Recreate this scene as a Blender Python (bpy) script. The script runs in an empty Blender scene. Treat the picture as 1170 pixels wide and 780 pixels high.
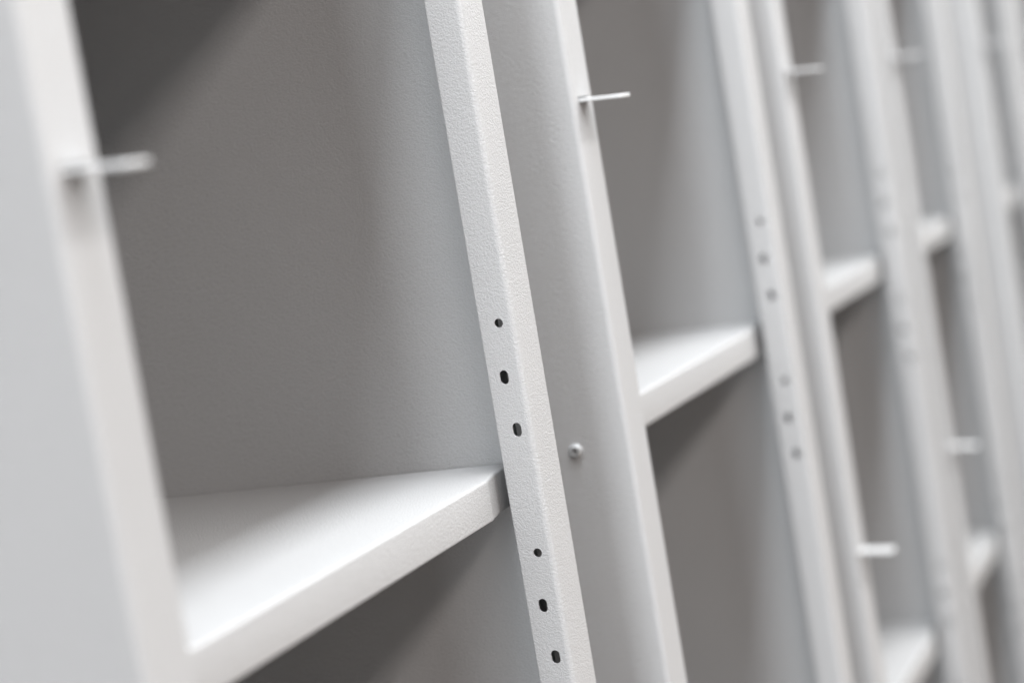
import bpy, bmesh, math
from mathutils import Matrix, Vector

S = 0.0015                      # metres per drawing unit
C = bpy.context.scene.collection
scene = bpy.context.scene

# ---------------------------------------------------------------- materials
def nodes_of(name):
    m = bpy.data.materials.new(name); m.use_nodes = True
    nt = m.node_tree
    return m, nt, nt.nodes['Principled BSDF']

def powder_coat(name, col, rough=0.42, strength=0.46, scale=740.0, dist=0.0005):
    m, nt, b = nodes_of(name)
    N, L = nt.nodes.new, nt.links.new
    tc = N('ShaderNodeTexCoord')
    n1 = N('ShaderNodeTexNoise'); n1.inputs['Scale'].default_value = scale
    n1.inputs['Detail'].default_value = 1.5; n1.inputs['Roughness'].default_value = 0.45
    n1.inputs['Distortion'].default_value = 0.9
    L(tc.outputs['Object'], n1.inputs['Vector'])
    ramp = N('ShaderNodeMapRange'); ramp.interpolation_type = 'SMOOTHSTEP'
    ramp.inputs['From Min'].default_value = 0.36; ramp.inputs['From Max'].default_value = 0.64
    L(n1.outputs['Fac'], ramp.inputs['Value'])
    bp = N('ShaderNodeBump'); bp.inputs['Strength'].default_value = strength
    bp.inputs['Distance'].default_value = dist
    L(ramp.outputs['Result'], bp.inputs['Height'])
    L(bp.outputs['Normal'], b.inputs['Normal'])
    # very slight unevenness of the coat
    n2 = N('ShaderNodeTexNoise'); n2.inputs['Scale'].default_value = 9.0
    n2.inputs['Detail'].default_value = 3.0
    L(tc.outputs['Object'], n2.inputs['Vector'])
    mr = N('ShaderNodeMapRange'); mr.inputs['To Min'].default_value = rough - 0.05
    mr.inputs['To Max'].default_value = rough + 0.07
    L(n2.outputs['Fac'], mr.inputs['Value']); L(mr.outputs['Result'], b.inputs['Roughness'])
    mx = N('ShaderNodeMix'); mx.data_type = 'RGBA'
    mx.inputs['A'].default_value = (*[c * 0.975 for c in col], 1)
    mx.inputs['B'].default_value = (*[c * 1.02 for c in col], 1)
    L(n2.outputs['Fac'], mx.inputs['Factor']); L(mx.outputs['Result'], b.inputs['Base Color'])
    b.inputs['Specular IOR Level'].default_value = 0.32
    return m

PAINT = powder_coat('light_grey_powder_coat', (0.40, 0.40, 0.402))
def plain(name, col, rough, metal=0.0, nscale=30.0, var=0.12):
    m, nt, b = nodes_of(name)
    N, L = nt.nodes.new, nt.links.new
    tc = N('ShaderNodeTexCoord'); n = N('ShaderNodeTexNoise')
    n.inputs['Scale'].default_value = nscale; n.inputs['Detail'].default_value = 4
    L(tc.outputs['Object'], n.inputs['Vector'])
    mx = N('ShaderNodeMix'); mx.data_type = 'RGBA'
    mx.inputs['A'].default_value = (*[c * (1 - var) for c in col], 1)
    mx.inputs['B'].default_value = (*[c * (1 + var) for c in col], 1)
    L(n.outputs['Fac'], mx.inputs['Factor']); L(mx.outputs['Result'], b.inputs['Base Color'])
    b.inputs['Roughness'].default_value = rough; b.inputs['Metallic'].default_value = metal
    return m
ZINC = plain('pale_zinc_tab', (0.52, 0.52, 0.52), 0.45, 0.1, 200, 0.06)
SCREW = plain('grey_screw', (0.40, 0.405, 0.41), 0.45, 0.1, 300, 0.05)
FLOOR = plain('brown_floor', (0.23, 0.185, 0.155), 0.5, 0, 6, 0.2)

# ---------------------------------------------------------------- mesh helpers
def link(name, bm, mat, parent=None, smooth=True, recalc=True):
    bmesh.ops.scale(bm, vec=(S, S, S), verts=bm.verts)
    if recalc: bmesh.ops.recalc_face_normals(bm, faces=bm.faces)
    me = bpy.data.meshes.new(name); bm.to_mesh(me); bm.free()
    me.materials.append(mat)
    if smooth:
        for p in me.polygons: p.use_smooth = True
        me.set_sharp_from_angle(angle=math.radians(35))
    o = bpy.data.objects.new(name, me); C.objects.link(o)
    if parent: o.parent = parent
    return o

def box(bm, x0, x1, y0, y1, z0, z1, bev=0.0, seg=3):
    r = bmesh.ops.create_cube(bm, size=1)
    vs = r['verts']
    for v in vs:
        v.co = Vector((x0 + (v.co.x + .5) * (x1 - x0), y0 + (v.co.y + .5) * (y1 - y0), z0 + (v.co.z + .5) * (z1 - z0)))
    if bev:
        es = list({e for v in vs for e in v.link_edges})
        bmesh.ops.bevel(bm, geom=es, offset=bev, segments=seg, profile=0.5, affect='EDGES')

def hole_ring(kind, cu, cv, w, h, n=36):
    pts = []
    r = w / 2; s = max(0, h / 2 - r)
    for i in range(n):
        a = 2 * math.pi * (i + .5) / n
        pts.append((cu + r * math.cos(a), cv + r * math.sin(a) + (s if math.sin(a) > 0 else -s)))
    if kind == 'rect':
        pts = [(cu - w/2, cv - h/2), (cu + w/2, cv - h/2), (cu + w/2, cv + h/2), (cu - w/2, cv + h/2)]
    return pts

def holed_strip(bm, u0, u1, v0, v1, holes, place, zsplit):
    """flat strip u0..u1 by v0..v1 cut into bands at zsplit, holes let through it; place(u, v) gives the point"""
    cuts = [v0] + sorted(z for z in zsplit if v0 < z < v1) + [v1]
    for a, b in zip(cuts[:-1], cuts[1:]):
        ring = [bm.verts.new(place(u, v)) for u, v in ((u0, a), (u1, a), (u1, b), (u0, b))]
        inside = [h for h in holes if a < h[2] < b]
        if not inside:
            bm.faces.new(ring); continue
        es = [bm.edges.new((ring[i], ring[(i + 1) % 4])) for i in range(4)]
        for h in inside:
            vs = [bm.verts.new(place(u, v)) for u, v in hole_ring(*h)]
            es += [bm.edges.new((vs[i], vs[(i + 1) % len(vs)])) for i in range(len(vs))]
        nrm = (Vector(place(1, 0)) - Vector(place(0, 0))).cross(Vector(place(0, 1)) - Vector(place(0, 0)))
        bmesh.ops.triangle_fill(bm, use_beauty=True, use_dissolve=False, edges=es, normal=nrm)

def strip(bm, prof, v0, v1, zsplit=()):
    """profile of (x, y) points swept up from v0 to v1, cut at the same heights as the drilled strip it joins"""
    cuts = [v0] + sorted(z for z in zsplit if v0 < z < v1) + [v1]
    rows = [[bm.verts.new((x, y, v)) for x, y in prof] for v in cuts]
    for lo, hi in zip(rows[:-1], rows[1:]):
        for i in range(len(prof) - 1):
            bm.faces.new((lo[i], lo[i + 1], hi[i + 1], hi[i]))

def face_out(bm, cx, cy):
    """turn every face of a bent sheet away from the hollow of its profile"""
    bmesh.ops.remove_doubles(bm, verts=bm.verts, dist=0.001)
    bm.normal_update()
    for f in bm.faces:
        c = f.calc_center_median()
        if f.normal.dot(Vector((c.x - cx, (c.y - cy) if abs(f.normal.y) > .1 else 0.0, 0))) < 0: f.normal_flip()

def arc(cx, cy, r, a0, a1, n=7):
    return [(cx + r * math.cos(math.radians(a0 + (a1 - a0) * i / n)), cy + r * math.sin(math.radians(a0 + (a1 - a0) * i / n))) for i in range(n + 1)]

def sheet(o, t=0.9, bev=0.28):
    m = o.modifiers.new('plate', 'SOLIDIFY'); m.thickness = t * S; m.offset = -1; m.use_even_offset = True
    if bev:
        b = o.modifiers.new('edge', 'BEVEL'); b.width = bev * S; b.segments = 2; b.limit_method = 'ANGLE'; b.angle_limit = math.radians(50)
    wn = o.modifiers.new('normals', 'WEIGHTED_NORMAL'); wn.mode = 'FACE_AREA'; wn.weight = 100; wn.keep_sharp = True
    return o

# ---------------------------------------------------------------- dimensions
Z0, Z1 = -860.0, 560.0          # foot and top of the cabinets
DEPTH = 290.0
AW = 16.2                       # depth of the drilled return of the right post
SY = 18.6                       # shelf front, set back behind the posts
SHELF_Z = [460.0, 160.0, -139.6, -440.0, -740.0]
ZTAB = [330.0, 11.5, -307.6, -626.0]
ZD = [z + 30 for z in ZTAB]
HOLES = []
for off in (313, 0, -313, -626):
    for g in (-75.9, -175.2):
        HOLES += [('round', 7.0, g + off, 3.9, 3.9), ('round', 8.6, g - 23.0 + off, 4.0, 6.0), ('round', 6.8, g - 45.8 + off, 4.0, 6.0)]
ZS = sorted({(HOLES[i][2] + HOLES[i][2] + 30) / 2 for i in range(0, len(HOLES), 3)})

def make_cabinet(W, b=25.0, bB=25.0):
    root = bpy.data.objects.new('steel_cabinet', None); C.objects.link(root)
    RL, RA, RB = 2.6, 2.4, 1.6
    # -- left post: bent from the side, round to the front, and back in again
    bm = bmesh.new()
    strip(bm, [(0.0, 70.0), (0.0, 40.0), (0.0, 9.0), (0.0, 5.0), (0.0, 3.2)] + arc(RL, RL, RL, 180, 270) + [(3.4, 0.0)], Z0, Z1, ZD)
    tabs = [('rect', b * .5, z + 0.3, 13.6, 2.6) for z in ZTAB]
    holed_strip(bm, 3.4, b - 1.2, Z0, Z1, tabs, lambda u, v: (u, 0.0, v), ZD)
    strip(bm, [(b - 1.2, 0.0)] + arc(b - 1.0, 1.0, 1.0, 270, 360) + [(b, 3.0), (b, 9.0), (b, AW)], Z0, Z1, ZD)
    face_out(bm, b * .5, AW)
    sheet(link('front_post', bm, PAINT, root, recalc=False))
    # -- right post: drilled return facing into the cabinet, rounded into its front face
    bm = bmesh.new()
    xa = W - bB
    strip(bm, [(W - 6.0, AW), (xa + 2, AW)] + [(xa + .9, AW)] + arc(xa + .7, AW - .7, .7, 90, 180, 4) + [(xa, AW - 1.2)], Z0, Z1, ZS)
    holed_strip(bm, AW - 1.2, RA + .6, Z0, Z1, HOLES, lambda u, v: (xa, u, v), ZS)
    strip(bm, [(xa, RA + .6)] + arc(xa + RA, RA, RA, 180, 270) + [(xa + RA + .6, 0), (W - 2.2, 0)] + arc(W - RB, RB, RB, 270, 360) + [(W, 3.0), (W, 9.0)], Z0, Z1, ZS)
    face_out(bm, W - bB * .5, AW * .75)
    sheet(link('front_post', bm, PAINT, root, recalc=False))
    # -- sides, back, top and plinth
    for x0, x1, yf in ((0.0, 0.8, 70.0), (W - 0.8, W, 9.0)):
        bm = bmesh.new(); box(bm, x0, x1, yf, DEPTH, Z0, Z1)
        link('side_panel', bm, PAINT, root, False)
    bm = bmesh.new(); box(bm, 0.9, W - 0.9, DEPTH - 1.6, DEPTH - .4, Z0 + 1, Z1 - 1); link('back_panel', bm, PAINT, root, False)
    bm = bmesh.new(); box(bm, 1.0, W - 1.0, 1.0, DEPTH - 2, Z1 - 20, Z1 - 1, .8); link('top_panel', bm, PAINT, root)
    bm = bmesh.new(); box(bm, 1.0, W - 1.0, 1.2, DEPTH - 2, Z0 + .5, Z0 + 60, .8); link('plinth', bm, PAINT, root)
    # -- shelves: folded trays, notched at the front corners
    for z in SHELF_Z:
        bm = bmesh.new()
        T, R, nx = 17.5, 1.35, 15.0
        def section(y0):
            prof = [(y0 + 6, z - T), (y0 + 1.0, z - T)] + [(y0 + .8 + .8 * math.cos(a), z - T + .8 + .8 * math.sin(a)) for a in [math.radians(270 - 18 * i) for i in range(6)]]
            prof += [(y0 + R + R * math.cos(a), z - R + R * math.sin(a)) for a in [math.radians(180 - 12.86 * i) for i in range(8)]]
            return prof + [(y0 + 5.0, z), (DEPTH - 4, z), (DEPTH - 4, z - T), (DEPTH - 5, z - T), (DEPTH - 5, z - 1.2), (y0 + 6, z - 1.2)]
        def tray(x0, x1, ya, yb):
            A = [bm.verts.new((x0, y, zz)) for y, zz in section(ya)]; B = [bm.verts.new((x1, y, zz)) for y, zz in section(yb)]
            n = len(A)
            for i in range(n):
                bm.faces.new((A[i], A[(i + 1) % n], B[(i + 1) % n], B[i]))
            bm.faces.new(A); bm.faces.new(B)
        xr = xa + 2.0
        tray(b * .6, xr - nx, SY, SY)
        tray(xr - nx + .02, xr + 3.0, SY + .25, SY + 3.8)      # folded corners, drawn back from the lip
        tray(xr + 3.02, W - 1.6, SY + 3.8, SY + 3.8)
        tray(1.6, b * .6 - .02, SY + 6.0, SY + 1.0)
        link('shelf', bm, PAINT, root)
    # -- tabs let through slots of the left post
    for z in ZTAB:
        bm = bmesh.new()
        w2, t = 6.3, 1.7
        out = [(-w2, 8.0), (-w2, -19.5)] + [(-w2 + 2.5 - 2.5 * math.cos(a), -19.5 - 2.5 * math.sin(a)) for a in [math.radians(15 * i) for i in range(1, 7)]]
        out += [(-x, y) for x, y in reversed(out)]
        lo = [bm.verts.new((b * .5 + x, y, z - t / 2 + y * 0.06)) for x, y in out]
        hi = [bm.verts.new((b * .5 + x, y, z + t / 2 + y * 0.06)) for x, y in out]
        n = len(out)
        for i in range(n): bm.faces.new((lo[i], lo[(i + 1) % n], hi[(i + 1) % n], hi[i]))
        bm.faces.new(lo); bm.faces.new(hi)
        o = link('hinge_tab', bm, ZINC, root)
        bv = o.modifiers.new('edge', 'BEVEL'); bv.width = .35 * S; bv.segments = 2; bv.limit_method = 'ANGLE'; bv.angle_limit = math.radians(50)
    # -- dome-headed screws in the outer left side
    for z in (-152.9, 240.0, -545.0):
        bm = bmesh.new()
        prof = [(3.55, 0.0), (3.55, -.35), (3.3, -1.0), (2.8, -1.6), (2.2, -2.05), (1.95, -2.12), (1.8, -2.02), (1.75, 1.2), (0.0, 1.2)]
        ns = 36; rings = []
        for r, x in prof[:-1]:
            ring = []
            for k in range(ns):
                a = 2 * math.pi * k / ns
                rr = r
                if r < 1.9:  # hexagon socket
                    aa = (a % (math.pi / 3)) - math.pi / 6
                    rr = r * math.cos(math.pi / 6) / math.cos(aa) * 1.05
                ring.append(bm.verts.new((x, 28.0 + rr * math.cos(a), z + rr * math.sin(a))))
            rings.append(ring)
        for q in range(len(rings) - 1):
            for k in range(ns):
                bm.faces.new((rings[q][k], rings[q][(k + 1) % ns], rings[q + 1][(k + 1) % ns], rings[q + 1][k]))
        bm.faces.new(rings[-1])
        link('screw', bm, SCREW, root)
    return root

def tag(o, label, cat, group=None):
    o['label'] = label; o['category'] = cat
    if group: o['group'] = group

def copy_tree(o, parent=None):
    c = o.copy(); C.objects.link(c); c.parent = parent
    if parent: c.matrix_parent_inverse = o.matrix_parent_inverse
    for ch in list(o.children): copy_tree(ch, c)
    return c

CABS = [  # x of the left side, width, label
    (-423.4, 332.9, 'nearest light grey steel cabinet, its left post a blurred pale band'),
    (0.0, 332.9, 'grey steel cabinet with a dome-headed screw in its side, right of sharp drilled holes'),
    (391.0, 309.0, 'blurred open grey cabinet third from the front, with two tabs on its post'),
    (733.5, 283.0, 'blurred narrow-looking grey cabinet fourth from the front, left of the broad pale post'),
    (1076.0, 243.0, 'far blurred grey cabinet behind the broad pale post near the right edge'),
    (1347.0, 243.0, 'farthest grey cabinet in the row, a blurred sliver at the right edge'),
]
GROUP = 'open steel cabinets standing in a row'
protos = {}
for i, (x, W, label) in enumerate(CABS):
    if W in protos:
        r = copy_tree(protos[W])
    else:
        r = make_cabinet(W); protos[W] = r
    # empty at the base of the cabinet: children are drawn about the row's own zero height
    r.location = (x * S, (-18.0 if i > 3 else 0.0) * S, Z0 * S)     # the last two stand a little forward
    for ch in r.children: ch.location = (0, 0, -Z0 * S)
    tag(r, label, 'cabinet', GROUP)

# ---------------------------------------------------------------- the surface they stand on
bm = bmesh.new(); box(bm, -4000, 6000, -4000, 700, Z0 - 20, Z0 - 0.2)
fl = link('floor', bm, FLOOR, None, False); fl['kind'] = 'structure'

# ---------------------------------------------------------------- camera (solved from the photograph's vanishing points)
yaw, pitch, roll = math.radians(23.05), math.radians(5.65), math.radians(-9.63)
F = Vector((math.cos(yaw) * math.cos(pitch), math.sin(yaw) * math.cos(pitch), -math.sin(pitch)))
R = Vector((math.sin(yaw), -math.cos(yaw), 0)); U = R.cross(F)
R2 = math.cos(roll) * R + math.sin(roll) * U
U2 = -math.sin(roll) * R + math.cos(roll) * U
cd = bpy.data.cameras.new('camera'); co = bpy.data.objects.new('camera', cd); C.objects.link(co)
M = Matrix((R2, U2, -F)).transposed().to_4x4()
M.translation = Vector((-899.04, -331.06, 0)) * S
co.matrix_world = M
cd.sensor_width = 36; cd.lens = 36 * 2328 / 1170
cd.clip_start = 0.02; cd.clip_end = 100
cd.dof.use_dof = True
foc = Vector((-112, 4, -90)) - Vector((-899.04, -331.06, 0))
cd.dof.focus_distance = foc.dot(F) * S
cd.dof.aperture_fstop = 2.9
scene.camera = co

# ---------------------------------------------------------------- light: two long runs of ceiling lamps and the pale room
w = bpy.data.worlds.new('World'); scene.world = w; w.use_nodes = True
bg = w.node_tree.nodes['Background']
bg.inputs['Color'].default_value = (0.95, 0.97, 1.0, 1); bg.inputs['Strength'].default_value = 0.24

def panel(name, loc, tgt, sx, sy, power, col):
    ld = bpy.data.lights.new(name, 'AREA'); ld.shape = 'RECTANGLE'
    ld.size = sx; ld.size_y = sy; ld.energy = power; ld.color = col
    o = bpy.data.objects.new(name, ld); C.objects.link(o)
    d = (Vector(tgt) - Vector(loc)).normalized(); zax = -d
    xax = Vector((0, 0, 1)).cross(zax).normalized(); yax = zax.cross(xax)        # long side level
    o.matrix_world = Matrix.Translation(Vector(loc)) @ Matrix((xax, yax, zax)).transposed().to_4x4()
    return o
AMBER, WARM, COOL = (1.0, 0.91, 0.865), (1.0, 0.995, 0.98), (0.915, 0.96, 1.0)
for x, ln, p, c in ((-2.5, 3, 84, AMBER), (0, 2, 66, WARM), (2, 2, 90, WARM), (4.5, 3, 165, WARM)):   # run of lamps over the aisle
    panel('aisle_lamp', (x, -2.4, 2.0), (x, .05, -.1), ln, .42, p, c)
for x, y, ln, p in ((-2.0, -.45, 1.6, 10), (-.6, -.4, 1.2, 94), (1.5, -.38, 3.0, 46)):               # lamps above the cabinets
    panel('ceiling_lamp', (x, y, 2.3), (x, .05, -.1), ln, .4, p, COOL)
panel('end_fill', (-5.0, -.5, .6), (0, 0, 0), 1.0, 2.5, 185, COOL)                            # added unseen fill, brightens the faces turned to the near end

scene.view_settings.view_transform = 'Standard'
scene.view_settings.look = 'None'
scene.view_settings.exposure = 0.0
scene.view_settings.gamma = 1.0
